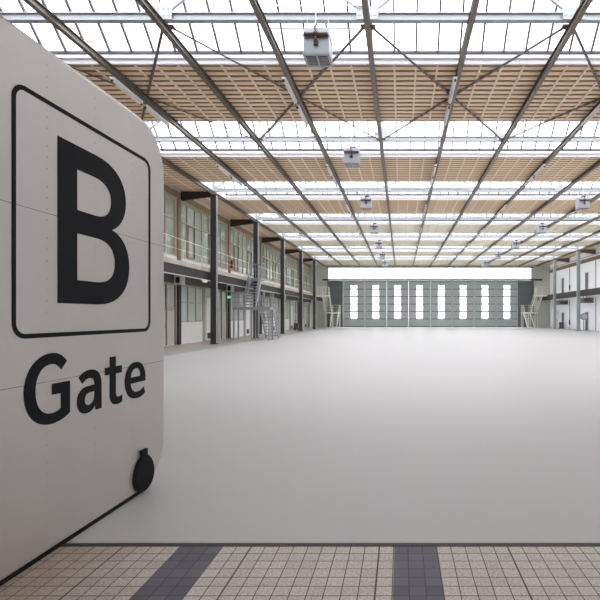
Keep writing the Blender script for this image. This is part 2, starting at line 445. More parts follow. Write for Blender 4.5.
# ------------------------------------------------------------------ unit heaters
def heater(loc, label):
    x, y, z = loc                                     # centre of the box's underside
    t = thing('unit_heater', label, 'heater', loc, 'unit heaters hung from the trusses')
    W, D, H = .30, .27, .60
    MB().box(x-W, x+W, y-D, y+D, z, z+H).build('casing', M['heater'], t, 0.012)
    MB().box(x-W-.015, x+W+.015, y-D-.015, y+D+.015, z+H*.72, z+H*.74).build('casing_seam', M['steel'], t)
    MB().box(x-W-.012, x+W+.012, y-D-.012, y+D+.012, z-.012, z+.03).build('casing_rim', M['steel'], t)
    g = MB()
    for s in (-1, 1):
        g.box(x+s*.14-.115, x+s*.14+.115, y-.19, y+.19, z-.02, z-.011)
    g = g.build('grille', M['grille'], t)
    l = MB()
    for s in (-1, 1):
        for j in range(6): l.bar((x+s*.14-.11, y-.16+.064*j, z-.03), (x+s*.14+.11, y-.16+.064*j, z-.03), .022, .006, (0,.6,.8))
    l.build('louvre', M['steel'], g)
    p = MB().tube((x-W+.02, y-D-.05, z+.43), (x+W-.02, y-D-.05, z+.43), .042, 10)
    p.tube((x, y-D-.05, z+.43), (x, y-D-.05, z+.30), .03, 8).sphere((x, y-D-.06, z+.44), .065)
    p.path([(x, y-D-.05, z+.49), (x-.03, y-D-.05, z+.6), (x, y-D+.06, z+.72)], .022)
    p.build('pipework', M['brown_pipe'], t)
    MB().box(x-.05, x+.05, y-D-.05, y-D, z+.2, z+.28).build('control_box', M['grille'], t)
    st = MB().tube((x+.05, y, z+H), (x+.05, y, z+H+.09), .13, 14).tube((x+.05, y, z+H+.09), (x+.05, y, z+H+.12), .15, 14, .1)
    st.build('flue_collar', M['grille'], t)
    for sx in (-1, 1):
        MB().tube((x+sx*.25, y-.1, z+H), (x+sx*.25, y-.02, 8.66), .012, 6).build('hanger_rod', M['steel'], t)
    MB().tube((x-.02, y-.24, z+H), (x-.02, y-.14, 8.9), .014, 6).build('gas_pipe', M['pipe'], t)
    return t
h0 = None
for row, (hx, rows) in enumerate(((-1.96, 'left'), (10.25, 'right'))):
    for k in range(7):
        if row == 1 and k < 2: continue
        loc = (hx, ZT(k) - .12, 7.65)
        lab = 'grey hanging unit heater under the ' + ORD[k] + ' truss from the gate, ' + rows + ' heater row'
        if h0 is None: h0 = heater(loc, lab)
        else: dup(h0, loc, lab)
# thin conduits feeding the heaters along the trusses
for k in range(0, 3):
    y = ZT(k)
    o = MB().tube((NX[3]+.1, y-.13, 8.93), (NX[4]-.1, y-.13, 8.93), .018, 6).tube((NX[3]+.1, y+.13, 8.56), (NX[4]-.3, y+.13, 8.56), .015, 6)
    for xx in (NX[3]+.5, NX[4]-.5): o.box(xx-.01, xx+.01, y-.14, y-.07, 8.85, 8.95).box(xx-.01, xx+.01, y+.07, y+.14, 8.54, 8.68)
    tag(o.build('conduit', M['pipe']), 'pair of thin pale conduits along the ' + ORD[k] + ' truss above its left heater', 'pipe', 'conduits along the trusses')

# ------------------------------------------------------------------ columns
def column(x, k, side):
    y = ZT(k); dark = side == 'left'
    t = thing('steel_column', ('dark' if dark else 'pale grey-green') + ' steel column on the ' + side + ' of the hall, ' + ORD[k] + ' from the gate', 'column', (x, y, 0), side + ' row of steel columns')
    m = M['col_dark'] if dark else M['col_pale']
    H_ = [(-.15,-.15),(.15,-.15),(.15,-.12),(.02,-.12),(.02,.12),(.15,.12),(.15,.15),(-.15,.15),(-.15,.12),(-.02,.12),(-.02,-.12),(-.15,-.12)]
    MB().prof((x, y, .03), (x, y, 8.44), H_, (0,1,0)).build('shaft', m, t)
    MB().box(x-.22, x+.22, y-.22, y+.22, 0.0, .03).build('base_plate', m, t)
    MB().box(x-.2, x+.2, y-.2, y+.2, 8.42, 8.455).build('cap_plate', m, t)
    sx = 1 if dark else -1
    MB().tube((x+sx*.19, y-.1, .06), (x+sx*.19, y-.1, 8.4), .035, 8).build('downpipe', M['pipe'], t)
    # bracket arm to the side wall
    w = WL+.05 if dark else WR-.05
    a = MB()
    xo = x + (-.16 if dark else .16)
    z1 = 8.64
    a.add([(xo,y-.08,z1-.28),(w,y-.08,z1-.5),(w,y-.08,z1),(xo,y-.08,z1),(xo,y+.08,z1-.28),(w,y+.08,z1-.5),(w,y+.08,z1),(xo,y+.08,z1)],
          [(0,1,2,3),(4,7,6,5),(0,4,5,1),(1,5,6,2),(2,6,7,3),(3,7,4,0)])
    a.build('bracket_arm', M['dark_steel'] if dark else M['brace'], t)
for k in range(1, 7): column(XL, k, 'left')
for k in range(4, 7): column(XR, k, 'right')

# ------------------------------------------------------------------ left side: gallery and wall
GZ = 4.3
struct(MB().box(WL, -10.78, 8, YB, GZ-.22, GZ).build('floor_gallery', M['concrete']))
t = thing('gallery_edge_beam', 'dark steel beam under the left gallery edge', 'beam', (-10.9, 36, 3.68))
MB().box(-10.95, -10.83, 8, YB-.02, 3.66, GZ-.225).build('web', M['dark_steel'], t)
MB().box(-11.02, -10.78, 8, YB-.02, 3.62, 3.66).build('flange', M['dark_steel'], t)
struct(MB().box(WL, -11.03, 8, YB, GZ-.26, GZ-.225).build('ceiling_gallery', M['soffit']))
tag(MB().tube((-10.755, 8.2, 3.585), (-10.755, YB-.1, 3.585), .028, 8).build('gallery_pipe', M['pipe']), 'light grey pipe running under the left gallery edge', 'pipe')
t = thing('bulkhead_lamp', 'small white lamp on the pipe under the left gallery, before the second visible column', 'lamp', (-10.72, 25.6, 3.5))
MB().box(-10.77, -10.67, 25.35, 25.95, 3.47, 3.56).build('lamp_body', M['white'], t, .02)
MB().box(-10.75, -10.69, 25.4, 25.9, 3.43, 3.47).build('lamp_lens', M['tube'], t)

def railing(x, y0, y1, label):
    t = thing('gallery_railing', label, 'railing', (x, y0, GZ), 'railings along the left gallery')
    for z, r, nm in ((1.08, .018, 'top_rail'), (.56, .010, 'middle_rail')):
        MB().tube((x, y0, GZ+z), (x, y1, GZ+z), r, 6).build(nm, M['stair_white'], t)
    n = max(2, round((y1-y0)/1.93)+1)
    for i in range(n):
        y = y0 + (y1-y0)*i/(n-1)
        MB().tube((x, y, GZ), (x, y, GZ+1.08), .016, 6).box(x-.05, x+.05, y-.05, y+.05, GZ, GZ+.012).build('baluster_post', M['stair_white'], t)
railing(-10.84, 12, 33.3, 'thin white railing along the left gallery, near stretch before the grey stair')
railing(-10.84, 34.9, 61.0, 'thin white railing along the left gallery, far stretch beyond the grey stair')

# wall_left: spandrels with openings, drawn as boxes
SILL, HEAD = 4.95, 8.12
w = MB()
w.box(WL-.25, WL, 19.0, YB, 3.4, SILL)
w.box(WL-.25, WL, 19.0, YB, HEAD, ZS+.3)
w.box(WL-.25, WL, YF, 19.0, 0, ZS+.3)
for k in range(1, 7):
    y0 = ZT(k); y1 = ZT(k+1)
    w.box(WL-.25, WL, y0-.5, y0-.1, SILL, HEAD).box(WL-.25, WL, y0-.5, y0-.1, 0, 3.4)                     # pier
    if k == 6: y1 = YB
    w.box(WL-.25, WL, y0+3.2, min(y1, y0+5.15), 0, 3.4)
wl = struct(w.build('wall_left', M['wall_grey']))
struct(MB().box(WL, WL+.02, 19, YB, GZ, SILL-.05).build('wall_left_dado', M['door_white']))
struct(MB().box(WL-.02, WL+.04, 19, YB, HEAD, HEAD+.07).build('trim_2', M['cream']))
struct(MB().box(WL, WL+.05, 19, YB, HEAD+.07, HEAD+.42).build('trim_3', M['wood']))
struct(MB().box(WL, WL+.03, 19, YB, 3.42, GZ-.27).build('trim_4', M['soffit']))
tn = 5; wn = 1; dn = 1
for k in range(1, 7):
    y0 = ZT(k); y1 = min(ZT(k+1), YB+.5) - .5
    # timber pilaster, both storeys
    struct(MB().box(WL, WL+.10, y0-.48, y0-.12, GZ, HEAD+.05).build('trim_%d' % tn, M['wood'])); tn += 1
    struct(MB().box(WL, WL+.10, y0-.45, y0-.12, 0.006, 3.42).build('trim_%d' % tn, M['dark_steel'])); tn += 1
    # gallery window
    ya, yb = y0-.1, y1
    wi = struct(MB().quad((WL-.12, ya, SILL), (WL-.12, yb, SILL), (WL-.12, yb, HEAD), (WL-.12, ya, HEAD)).build('window_%d' % wn, M['glass_win'])); wn += 1
    f = MB(); n = 7
    for i in range(n+1):
        y = ya + .03 + (yb-ya-.06)*i/n
        f.box(WL-.15, WL-.06, y-.03, y+.03, SILL, HEAD)
    for z in (SILL+.04, 7.0, HEAD-.04): f.box(WL-.155, WL-.05, ya, yb, z-.03, z+.03)
    f.build('window_frame', M['cream'], wi)
    op = MB()
    for i in (1, 4): 
        y = ya + .03 + (yb-ya-.06)*i/n; q = (yb-ya-.06)/n
        op.box(WL-.11, WL-.02, y+.05, y+.09, SILL+.1, 6.95).box(WL-.11, WL-.02, y+q-.09, y+q-.05, SILL+.1, 6.95).box(WL-.11, WL-.02, y+.05, y+q-.05, SILL+.08, SILL+.13).box(WL-.11, WL-.02, y+.05, y+q-.05, 6.9, 6.95)
    op.build('casement', M['wood'], wi)
    # big white door with a 3 x 2 grid of panes
    d = struct(MB().box(WL-.12, WL-.06, y0-.1, y0+3.2, .007, 1.27).build('door_%d' % dn, M['door_white'])); dn += 1
    MB().box(WL-.10, WL-.08, y0-.05, y0+3.15, 1.27, 3.32).build('glazing', M['glass_door'], d)
    f = MB()
    for i in range(4):
        y = y0-.05 + 3.2*i/3
        f.box(WL-.13, WL-.03, y-.045, y+.045, 1.25, 3.36)
    for z in (1.29, 2.38, 3.33): f.box(WL-.125, WL-.04, y0-.08, y0+3.18, z-.035, z+.035)
    f.box(WL-.13, WL-.03, y0-.1, y0-.02, .02, 1.3).box(WL-.13, WL-.03, y0+3.1, y0+3.2, .02, 1.3)
    f.build('glazing_bar', M['cream'], d)
    # grey post, white panel with a vent
    struct(MB().box(WL, WL+.06, y0+3.22, y0+3.42, .006, 3.42).build('trim_%d' % tn, M['door_grey'])); tn += 1
    pn = struct(MB().box(WL, WL+.04, y0+3.46, y0+4.3, .006, 2.75).build('trim_%d' % tn, M['door_white'])); tn += 1
    v = MB().box(WL+.04, WL+.07, y0+3.6, y0+4.1, .16, .52).build('vent', M['grille'], pn)
    sl = MB()
    for j in range(5): sl.box(WL+.07, WL+.08, y0+3.62, y0+4.08, .19+.065*j, .205+.065*j)
    sl.build('vent_slat', M['dark_steel'], v)
    # grey double door with glazed tops
    ya, yb = y0+5.15, min(y1, y0+7.2)
    d = struct(MB().box(WL-.12, WL-.06, ya, yb, .007, 1.9).build('door_%d' % dn, M['door_grey'])); dn += 1
    MB().box(WL-.10, WL-.08, ya+.03, yb-.03, 1.9, 3.32).build('glazing', M['glass_door'], d)
    f = MB(); mid = (ya+yb)/2
    for y in (ya+.04, mid, yb-.04): f.box(WL-.14, WL-.02, y-.05, y+.05, .02, 3.36)
    f.build('door_frame', M['wood'], d)
    f = MB()
    for z in (1.93, 2.05, 3.32): f.box(WL-.13, WL-.03, ya, yb, z-.03, z+.03)
    f.build('transom', M['cream'], d)
    MB().tube((WL-.03, mid-.12, .95), (WL-.03, mid-.12, 1.2), .015, 6).box(WL-.06, WL-.025, mid-.14, mid-.1, .97, .99).box(WL-.06, WL-.025, mid-.14, mid-.1, 1.16, 1.18).build('handle', M['galv'], d)
    # vent box on the wall just before the next pier
    if k < 6:
        y = y1 - .35
        t = thing('vent_box', 'white box with dark grille under the left gallery, ' + ORD[k-1] + ' of the row', 'vent', (WL+.32, y, 3.35), 'vent boxes under the left gallery')
        MB().box(WL+.035, WL+.42, y, y+.5, 3.33, 3.83).build('box_casing', M['white'], t, .015)
        MB().box(WL+.13, WL+.34, y-.02, y, 3.42, 3.74).build('box_grille', M['grille'], t)
        sl = MB()
        for j in range(5): sl.box(WL+.14, WL+.33, y-.028, y-.02, 3.45+.06*j, 3.465+.06*j)
        sl.build('louvre', M['dark_steel'], t)
# exit sign above the grey door of the second bay
ey = ZT(3) - .62
t = thing('exit_sign', 'small lit green exit sign on the left wall before the grey stair', 'sign', (WL+.2, ey, 2.88))
MB().box(WL+.02, WL+.26, ey, ey+.06, 2.86, 3.06).build('sign_box', M['white'], t)
MB().box(WL+.03, WL+.25, ey-.012, ey, 2.87, 3.05).build('sign_face', M['exit'], t)
# a white running figure and arrow on the sign face
px = WL+.09; pz = 2.965
fg = MB().tube((px, ey-.016, pz+.055), (px, ey-.012, pz+.055), .014, 8)
fg.bar((px, ey-.014, pz+.04), (px-.008, ey-.014, pz-.01), .003, .022, (1,0,0)).bar((px-.008, ey-.014, pz-.01), (px+.03, ey-.014, pz-.035), .003, .014, (0,0,1)).bar((px-.008, ey-.014, pz-.01), (px-.04, ey-.014, pz-.05), .003, .014, (0,0,1))
fg.bar((WL+.14, ey-.014, pz), (WL+.2, ey-.014, pz), .003, .02).add([(WL+.195,ey-.0145,pz+.03),(WL+.195,ey-.0145,pz-.03),(WL+.235,ey-.0145,pz)], [(0,1,2)])
fg.build('sign_symbol', M['white'], t)

# rooms behind the gallery windows: pale, with windows of their own to the daylight
RX = -18.5
rm = MB()
rm.box(RX, WL-.25, 8, YB, GZ-.3, GZ)                  # floor
rm.box(RX, WL-.25, 8, YB, ZS-.1, ZS+.2)                # ceiling
rm.box(RX-.2, RX, 8, YB, GZ-.3, 5.5)
rm.box(RX-.2, RX, 8, YB, 7.3, ZS+.2)
for k in range(0, 8):
    y = ZT(k)
    rm.box(RX-.2, RX, y-.3-2.0, y+2.2, 5.5, 7.3)
    if k: rm.box(RX, WL-.3, y-.36, y-.24, GZ, ZS-.1)
rm.box(RX-.2, WL-.25, 7.8, 8.0, GZ-.3, ZS+.2).box(RX-.2, WL-.25, YB, YB+.2, GZ-.3, ZS+.2)
struct(rm.build('wall_rooms', M['room']))
rm = MB().box(RX-.2, WL-.26, 8, YB, 0, .05).box(-15.2, -15.0, 8, YB, 0, GZ-.3)
struct(rm.build('wall_rooms_lower', M['room']))

# ------------------------------------------------------------------ U stairs
def stair(name, label, yl, d, xu, xl, m, run_u, run_l, plat, zl=2.1, treads=9, x0l=None):
    """landing near yl; both flights leave it in direction d along y; xu, xl = (x0, x1) of the upper and lower flight"""
    cx = (xu[0]+xu[1]+xl[0]+xl[1])/4
    t = thing(name, label, 'stair', (cx, yl, 0))
    x0, x1 = min(xu[0], xl[0]), max(xu[1], xl[1])
    if x0l: x0 = x0l
    ya, yb = sorted((yl, yl - d*1.0))
    o = MB().box(x0-.05, x1+.05, ya, yb, zl-.04, zl)
    o.box(x0-.07, x1+.07, ya-.03, ya, zl-.16, zl+.03).box(x0-.07, x1+.07, yb, yb+.03, zl-.16, zl+.03).box(x0-.08, x0-.05, ya, yb, zl-.16, zl+.03).box(x1+.05, x1+.08, ya, yb, zl-.16, zl+.03)
    o.build('landing', m, t)
    for lx in (x0+.0, (x0+x1)/2, x1-.0):
        for ly in (ya+.06, yb-.06):
            MB().box(lx-.04, lx+.04, ly-.04, ly+.04, .006, zl-.16).box(lx-.09, lx+.09, ly-.09, ly+.09, .006, .02).build('leg', m, t)
    # upper flight
    def flight(xx, z0, z1, run, nm):
        y0 = yl; y1 = yl + d*run
        for x in xx:
            MB().bar((x, y0, z0), (x, y1, z1), .035, .26, (0,0,1)).build('stringer', m, t)
            h = MB()
            h.tube((x, y0, z0+.95), (x, y1, z1+.95), .024, 6).tube((x, y0, z0+.5), (x, y1, z1+.5), .015, 6)
            for q in (0.03, .34, .66, .97):
                yy = y0+(y1-y0)*q; zz = z0+(z1-z0)*q
                h.tube((x, yy, zz), (x, yy, zz+.95), .018, 6)
            h.build('handrail', m, t)
        for i in range(1, treads+1):
            q = i/(treads+1)
            yy = y0+(y1-y0)*q; zz = z0+(z1-z0)*q
            MB().box(xx[0]+.015, xx[1]-.015, yy-.14, yy+.14, zz-.03, zz+.015).build('tread', m, t)
    flight(xu, zl, GZ, run_u, 'upper')
    flight(xl, zl, .02, run_l, 'lower')
    # guard round the landing: outer end and the two sides
    g = MB(); ye = yl - d*1.0
    pts = [(x0-.06, yl), (x0-.06, ye), (x1+.06, ye), (x1+.06, yl)]
    for z, r in ((1.0, .024), (.66, .014), (.33, .014)):
        g.path([(p[0], p[1], zl+z) for p in pts], r, 6)
    for a, b in zip(pts[:-1], pts[1:]):
        n = 4
        for i in range(n+1):
            q = i/n; g.tube((a[0]+(b[0]-a[0])*q, a[1]+(b[1]-a[1])*q, zl-.05), (a[0]+(b[0]-a[0])*q, a[1]+(b[1]-a[1])*q, zl+1.0), .016, 6)
    g.build('landing_railing', m, t)
    # top platform joining the gallery
    yt = yl + d*run_u; ye = yt + d*plat[0]
    ya, yb = sorted((yt, ye)); pa, pb = plat[1], plat[2]
    MB().box(pa, pb, ya, yb, GZ-.14, GZ).build('platform', m, t)
    g = MB(); outer = plat[3]
    pts = [(outer, yt), (outer, ye)] + ([(pa if outer == pb else pb, ye)] if plat[4] else [])
    for z, r in ((1.05, .024), (.7, .014), (.35, .014)): g.path([(p[0], p[1], GZ+z) for p in pts], r, 6)
    for a, b in zip(pts[:-1], pts[1:]):
        for i in range(5):
            q = i/4; g.tube((a[0]+(b[0]-a[0])*q, a[1]+(b[1]-a[1])*q, GZ-.02), (a[0]+(b[0]-a[0])*q, a[1]+(b[1]-a[1])*q, GZ+1.05), .016, 6)
    g.build('platform_railing', m, t)
    return t
stair('steel_stair', 'grey galvanised stair with a landing climbing to the left gallery', 32.0, 1, (-10.66,-9.90), (-9.62,-8.72), M['galv'], 1.35, 1.6, (.75, -10.77, -9.86, -9.86, True), zl=2.17, x0l=-11.05)
stair('steel_stair', 'cream white stair in the far left corner by the hangar doors', 63.9, -1, (-10.35,-9.45), (-9.3,-8.4), M['stair_white'], 2.2, 2.4, (.95, -10.77, -9.4, -9.4, True))
stair('steel_stair', 'cream white stair in the far right corner by the hangar doors', 63.9, -1, (17.65,18.55), (16.6,17.5), M['stair_white'], 2.2, 2.4, (.95, 17.6, 18.95, 17.6, True))

# ------------------------------------------------------------------ back wall with eight tall gate leaves
GX0, GW = -8.05, 3.032
GT = 6.5
CX0, CX1, CZ0, CZ1 = -10.1, 18.1, 6.72, 8.30
b = MB()
b.box(WL-.25, CX0, YB, YB+.25, GT, ZS+.3).box(CX1, WR+.25, YB, YB+.25, GT, ZS+.3)
b.box(CX0, CX1, YB, YB+.25, CZ1, ZS+.3)
b.box(WL-.25, -10.2, YB, YB+.25, 0, GT).box(18.4, WR+.25, YB, YB+.25, 0, GT)
struct(b.build('wall_back', M['wall_grey']))
struct(MB().box(-10.9, 19.6, YB-.12, YB+.1, GT+.02, CZ0).build('trim_%d' % tn, M['dark_steel'])); tn += 1
struct(MB().box(CX0-.3, CX1+.3, YB-.06, YB+.1, CZ1, CZ1+.12).build('trim_%d' % tn, M['dark_steel'])); tn += 1
wi = struct(MB().quad((CX0,YB+.1,CZ0),(CX1,YB+.1,CZ0),(CX1,YB+.1,CZ1),(CX0,YB+.1,CZ1)).build('window_%d' % wn, M['glass_clear'])); wn += 1
f = MB()
for i in range(9):
    x = CX0 + (CX1-CX0)*i/8
    f.box(x-.025, x+.025, YB+.06, YB+.16, CZ0, CZ1)
f.build('window_frame', M['white'], wi)
def leaf(x0, x1, m, glazed, n):
    d = MB()
    wx0, wx1, z0, z1 = (x0+x1)/2-.5, (x0+x1)/2+.5, 1.1, 5.87
    y0, y1 = YB, YB+.12
    if glazed:
        d.box(x0, wx0, y0, y1, .03, GT).box(wx1, x1, y0, y1, .03, GT).box(wx0, wx1, y0, y1, .03, z0).box(wx0, wx1, y0, y1, z1, GT)
    else: d.box(x0, x1, y0, y1, .03, GT)
    o = struct(d.build('door_%d' % n, m))
    f = MB()
    for x in (x0+.06, x1-.06): f.box(x-.06, x+.06, y0-.09, y0, .03, GT)
    rl = MB()
    for i in range(7):
        z = .16 + (GT-.3)*i/6
        rl.box(x0+.1, x1-.1, y0-.05, y0-.002, z-.05, z+.05)
    rl.build('rail', M['gate_rail'], o)
    f.build('door_frame', M['gate_grey'] if glazed else M['gate_dark'], o)
    if glazed:
        g = MB().quad((wx0,y0+.06,z0),(wx1,y0+.06,z0),(wx1,y0+.06,z1),(wx0,y0+.06,z1)).build('glazing', M['glass_clear'], o)
        r = MB()
        for x in (wx0, wx1): r.box(x-.03, x+.03, y0-.03, y0+.1, z0, z1)
        for i in range(1, 6):
            z = .16 + (GT-.3)*i/6
            r.box(wx0, wx1, y0-.05, y0+.09, z-.07, z+.07)
        r.build('glazing_bar', M['gate_grey'], o)
    else:
        r = MB()
        for i in range(1, 5): x = x0+(x1-x0)*i/5; r.box(x-.02, x+.02, y0-.03, y0, .1, GT-.1)
        r.build('panel_rib', M['gate_dark'], o)
for i in range(8):
    leaf(GX0+GW*i+.01, GX0+GW*(i+1)-.01, M['gate_grey'], True, dn); dn += 1
leaf(-10.2, GX0-.02, M['gate_dark'], False, dn); dn += 1
leaf(GX0+GW*8+.02, 18.4, M['gate_dark'], False, dn); dn += 1

# ------------------------------------------------------------------ right side
w = MB().box(WR, WR+.06, YF, YB, 0, ZS+.3)
struct(w.build('wall_right', M['wall_added_translucency']))
struct(MB().box(WR-.05, WR, 30, YB, 7.55, 7.95).build('trim_%d' % tn, M['wood'])); tn += 1
struct(MB().box(WR-.16, WR-.05, 30, YB, 8.1, 8.16).build('trim_%d' % tn, M['cream'])); tn += 1
struct(MB().box(18.98, WR, 30, YB, GZ-.24, GZ).build('floor_gallery', M['concrete']))
t = thing('gallery_edge_beam', 'dark steel beam under the right gallery edge', 'beam', (19.1, 48, 3.68))
MB().box(18.93, 18.975, 30, YB-.02, 3.72, GZ+.02).build('web', M['dark_steel'], t)
MB().box(18.93, 19.2, 30, YB-.02, 3.68, 3.72).build('flange', M['dark_steel'], t)
struct(MB().box(19.21, WR, 30, YB, GZ-.28, GZ-.245).build('ceiling_gallery', M['soffit']))
for k in range(3, 7):
    y0 = ZT(k)
    for z0, z1 in ((.006, 3.6), (GZ, 7.55)):
        struct(MB().box(WR-.03, WR, y0-.06, y0+.06, z0, z1).build('trim_%d' % tn, M['gate_dark'])); tn += 1
    for z0, h in ((.006, 2.0), (GZ, 2.1)):
        d = struct(MB().box(WR-.04, WR, y0+2.0, y0+2.75, z0, z0+h).build('door_%d' % dn, M['gate_dark'])); dn += 1
        f = MB().box(WR-.06, WR, y0+1.94, y0+2.0, z0, z0+h+.06).box(WR-.06, WR, y0+2.75, y0+2.81, z0, z0+h+.06).box(WR-.06, WR, y0+2.0, y0+2.75, z0+h, z0+h+.06)
        f.build('door_frame', M['door_grey'], d)
        MB().tube((WR-.08, y0+2.1, z0+1.0), (WR-.08, y0+2.22, z0+1.0), .012, 6).tube((WR-.08, y0+2.1, z0+1.0), (WR-.03, y0+2.1, z0+1.0), .012, 6).build('handle', M['galv'], d)
    lab = 'olive-grey box under the right gallery, ' + ORD[k-3] + ' of the row from the near end'
    t = thing('duct_box', lab, 'duct', (WR-.6, y0+1.2, 2.98), 'duct boxes under the right gallery')
    MB().box(WR-1.1, WR-.02, y0+.5, y0+1.9, 3.02, 3.55).build('box_casing', M['green_box'], t, .02)
    MB().box(WR-1.0, WR-.2, y0+.485, y0+.5, 3.12, 3.45).build('box_grille', M['soffit'], t)
    hg = MB()
    for yy in (y0+.8, y0+1.6): hg.box(WR-.7, WR-.66, yy-.02, yy+.02, 3.55, GZ-.28)
    hg.build('hanger', M['dark_steel'], t)
# small things standing on the right
t = thing('floor_stand', 'grey round-headed stand beside the right wall beyond the nearest right column', 'stand', (19.95, 51.3, 0.006))
MB().tube((19.95,51.3,.006), (19.95,51.3,.04), .28, 16).build('base', M['galv'], t)
MB().tube((19.95,51.3,.04), (19.95,51.3,1.25), .05, 8).build('pole', M['gate_dark'], t)
hd = MB().tube((19.95,51.18,1.55), (19.95,51.42,1.55), .36, 18)
hd = hd.build('head', M['galv'], t, .03)
MB().tube((19.95,51.16,1.55), (19.95,51.18,1.55), .28, 18).build('head_guard', M['pipe'], hd)
t = thing('cabinet', 'tall white cabinet at the foot of the far right column', 'cabinet', (19.3, 58.6, .006))
MB().box(18.95, 19.65, 58.3, 58.9, .006, 2.3).build('body', M['white'], t, .015)
MB().box(18.98, 19.28, 58.28, 58.3, .08, 2.22).box(19.31, 19.62, 58.28, 58.3, .08, 2.22).build('door', M['door_white'], t)
MB().box(19.25, 19.27, 58.25, 58.28, 1.0, 1.2).box(19.32, 19.34, 58.25, 58.28, 1.0, 1.2).build('handle', M['gate_dark'], t)
t = thing('crate', 'dark low crate beside the white cabinet on the right', 'crate', (20.1, 59.3, .006))
MB().box(19.85, 20.4, 59.0, 59.6, .03, .75).build('crate_body', M['gate_dark'], t, .02)
MB().box(19.83, 20.42, 58.98, 59.62, .75, .82).build('lid', M['grille'], t)
MB().box(19.9, 20.0, 59.05, 59.55, .006, .03).box(20.25, 20.35, 59.05, 59.55, .006, .03).build('runner', M['wood'], t)
def extinguisher(x, y, z, label):
    t = thing('fire_extinguisher', label, 'fire extinguisher', (x, y, z), 'red fire extinguishers')
    MB().tube((x,y,z), (x,y,z+.5), .09, 14).tube((x,y,z+.5), (x,y,z+.58), .09, 14, .035).build('cylinder', M['red'], t)
    MB().tube((x,y,z+.58), (x,y,z+.64), .025, 8).box(x-.02, x+.02, y-.1, y+.04, z+.64, z+.665).build('valve', M['grille'], t)
    MB().path([(x,y-.03,z+.61), (x,y-.13,z+.55), (x,y-.13,z+.2)], .015, 6).build('hose', M['rubber'], t)
extinguisher(WR-.14, ZT(6)-.32, GZ+.5, 'red fire extinguisher on the upper right wall')
extinguisher(WR-.14, ZT(6)-.32, .55, 'red fire extinguisher on the lower right wall')
extinguisher(WL+.24, ZT(3)-.3, GZ+.75, 'red fire extinguisher on a timber post of the left gallery')
# dark chair-height trolley by the far left wall
t = thing('hand_trolley', 'small dark trolley by the left wall past the stair', 'trolley', (-11.7, 52.6, .006))
MB().box(-12.0, -11.4, 52.2, 53.0, .16, .24).build('platform', M['grille'], t)
MB().path([(-11.95,52.95,.24), (-11.95,53.0,1.1), (-11.45,53.0,1.1), (-11.45,52.95,.24)], .025, 8).build('handle', M['gate_dark'], t)
for x in (-11.9, -11.5):
    for y in (52.35, 52.85): MB().tube((x-.03,y,.086), (x+.03,y,.086), .08, 12).build('wheel', M['rubber'], t)
MB().box(-11.95, -11.45, 52.3, 52.9, .245, .8).build('load', M['brown_pipe'], t)

# ------------------------------------------------------------------ front wall with the gate opening; unseen foyer shell added to shade the foreground
f = MB()
f.box(-12.75, -3.2, YF-.4, YF-.08, 0, ZS+.3).box(8.6, 20.9, YF-.4, YF-.08, 0, ZS+.3).box(-3.2, 8.6, YF-.4, YF-.08, 4.1, ZS+.3)
struct(f.build('wall_front', M['low_bounce']))
struct(MB().box(-7, 9, -9, YF-.4, 4.3, 4.5).build('ceiling_unseen_shade', M['low_bounce']))
struct(MB().box(-7.2, -7, -9, YF-.4, 0, 4.5).build('wall_unseen_shade_left', M['low_bounce']))
struct(MB().box(9, 9.2, -9, YF-.4, 0, 4.5).build('wall_unseen_shade_right', M['low_bounce']))

# ------------------------------------------------------------------ the gate panel
X0 = -2.41                       # plane x = X0 + SL*y
SL = 7.0/F
PZ0, PZ1 = .014, 3.395
PY0, PY1 = -0.7, 4.66
TH = .24
def on(y, z, off=0.0):           # point on the panel face, off = distance in front of it
    return (X0 + SL*y + off, y, z)
gate = thing('gate_panel', 'large brushed metal door panel with rounded corners lettered B Gate', 'door panel', (X0, 2.0, 0))
def rrect(y0, y1, z0, z1, r, n=10):
    pts = []
    for cy, cz, a0 in ((y1-r, z1-r, 0), (y0+r, z1-r, 90), (y0+r, z0+r, 180), (y1-r, z0+r, 270)):
        for i in range(n+1):
            a = R(a0 + 90*i/n); pts.append((cy + r*math.cos(a), cz + r*math.sin(a)))
    return pts
g = MB(); prev = None; n = None
prof = []
rb = .03
for i in range(6):
    a = R(90*i/5); prof.append((rb - rb*math.sin(a), -(rb - rb*math.cos(a))))      # (inset, offset) outside -> face
prof = [(0, -TH)] + prof[::-1]
# order: back edge ... rounded edge ... face
prof = [(rb, -TH), (0, -TH+rb)] + [(rb-rb*math.cos(R(90*i/5)), -rb+rb*math.sin(R(90*i/5))) for i in range(6)]
rings = []
for ins, off in prof:
    rings.append([on(p[0], p[1], off) for p in rrect(PY0+ins, PY1-ins, PZ0+ins, PZ1-ins, .42-ins, 12)])
n = len(rings[0]); vs = [p for r_ in rings for p in r_]
fs = []
for j in range(len(rings)-1):
    for i in range(n):
        fs.append((j*n+i, j*n+(i+1) % n, (j+1)*n+(i+1) % n, (j+1)*n+i))
g.add(vs, fs, True)
g.add(rings[-1], [tuple(range(n))]); g.add(rings[0], [tuple(range(n))[::-1]])
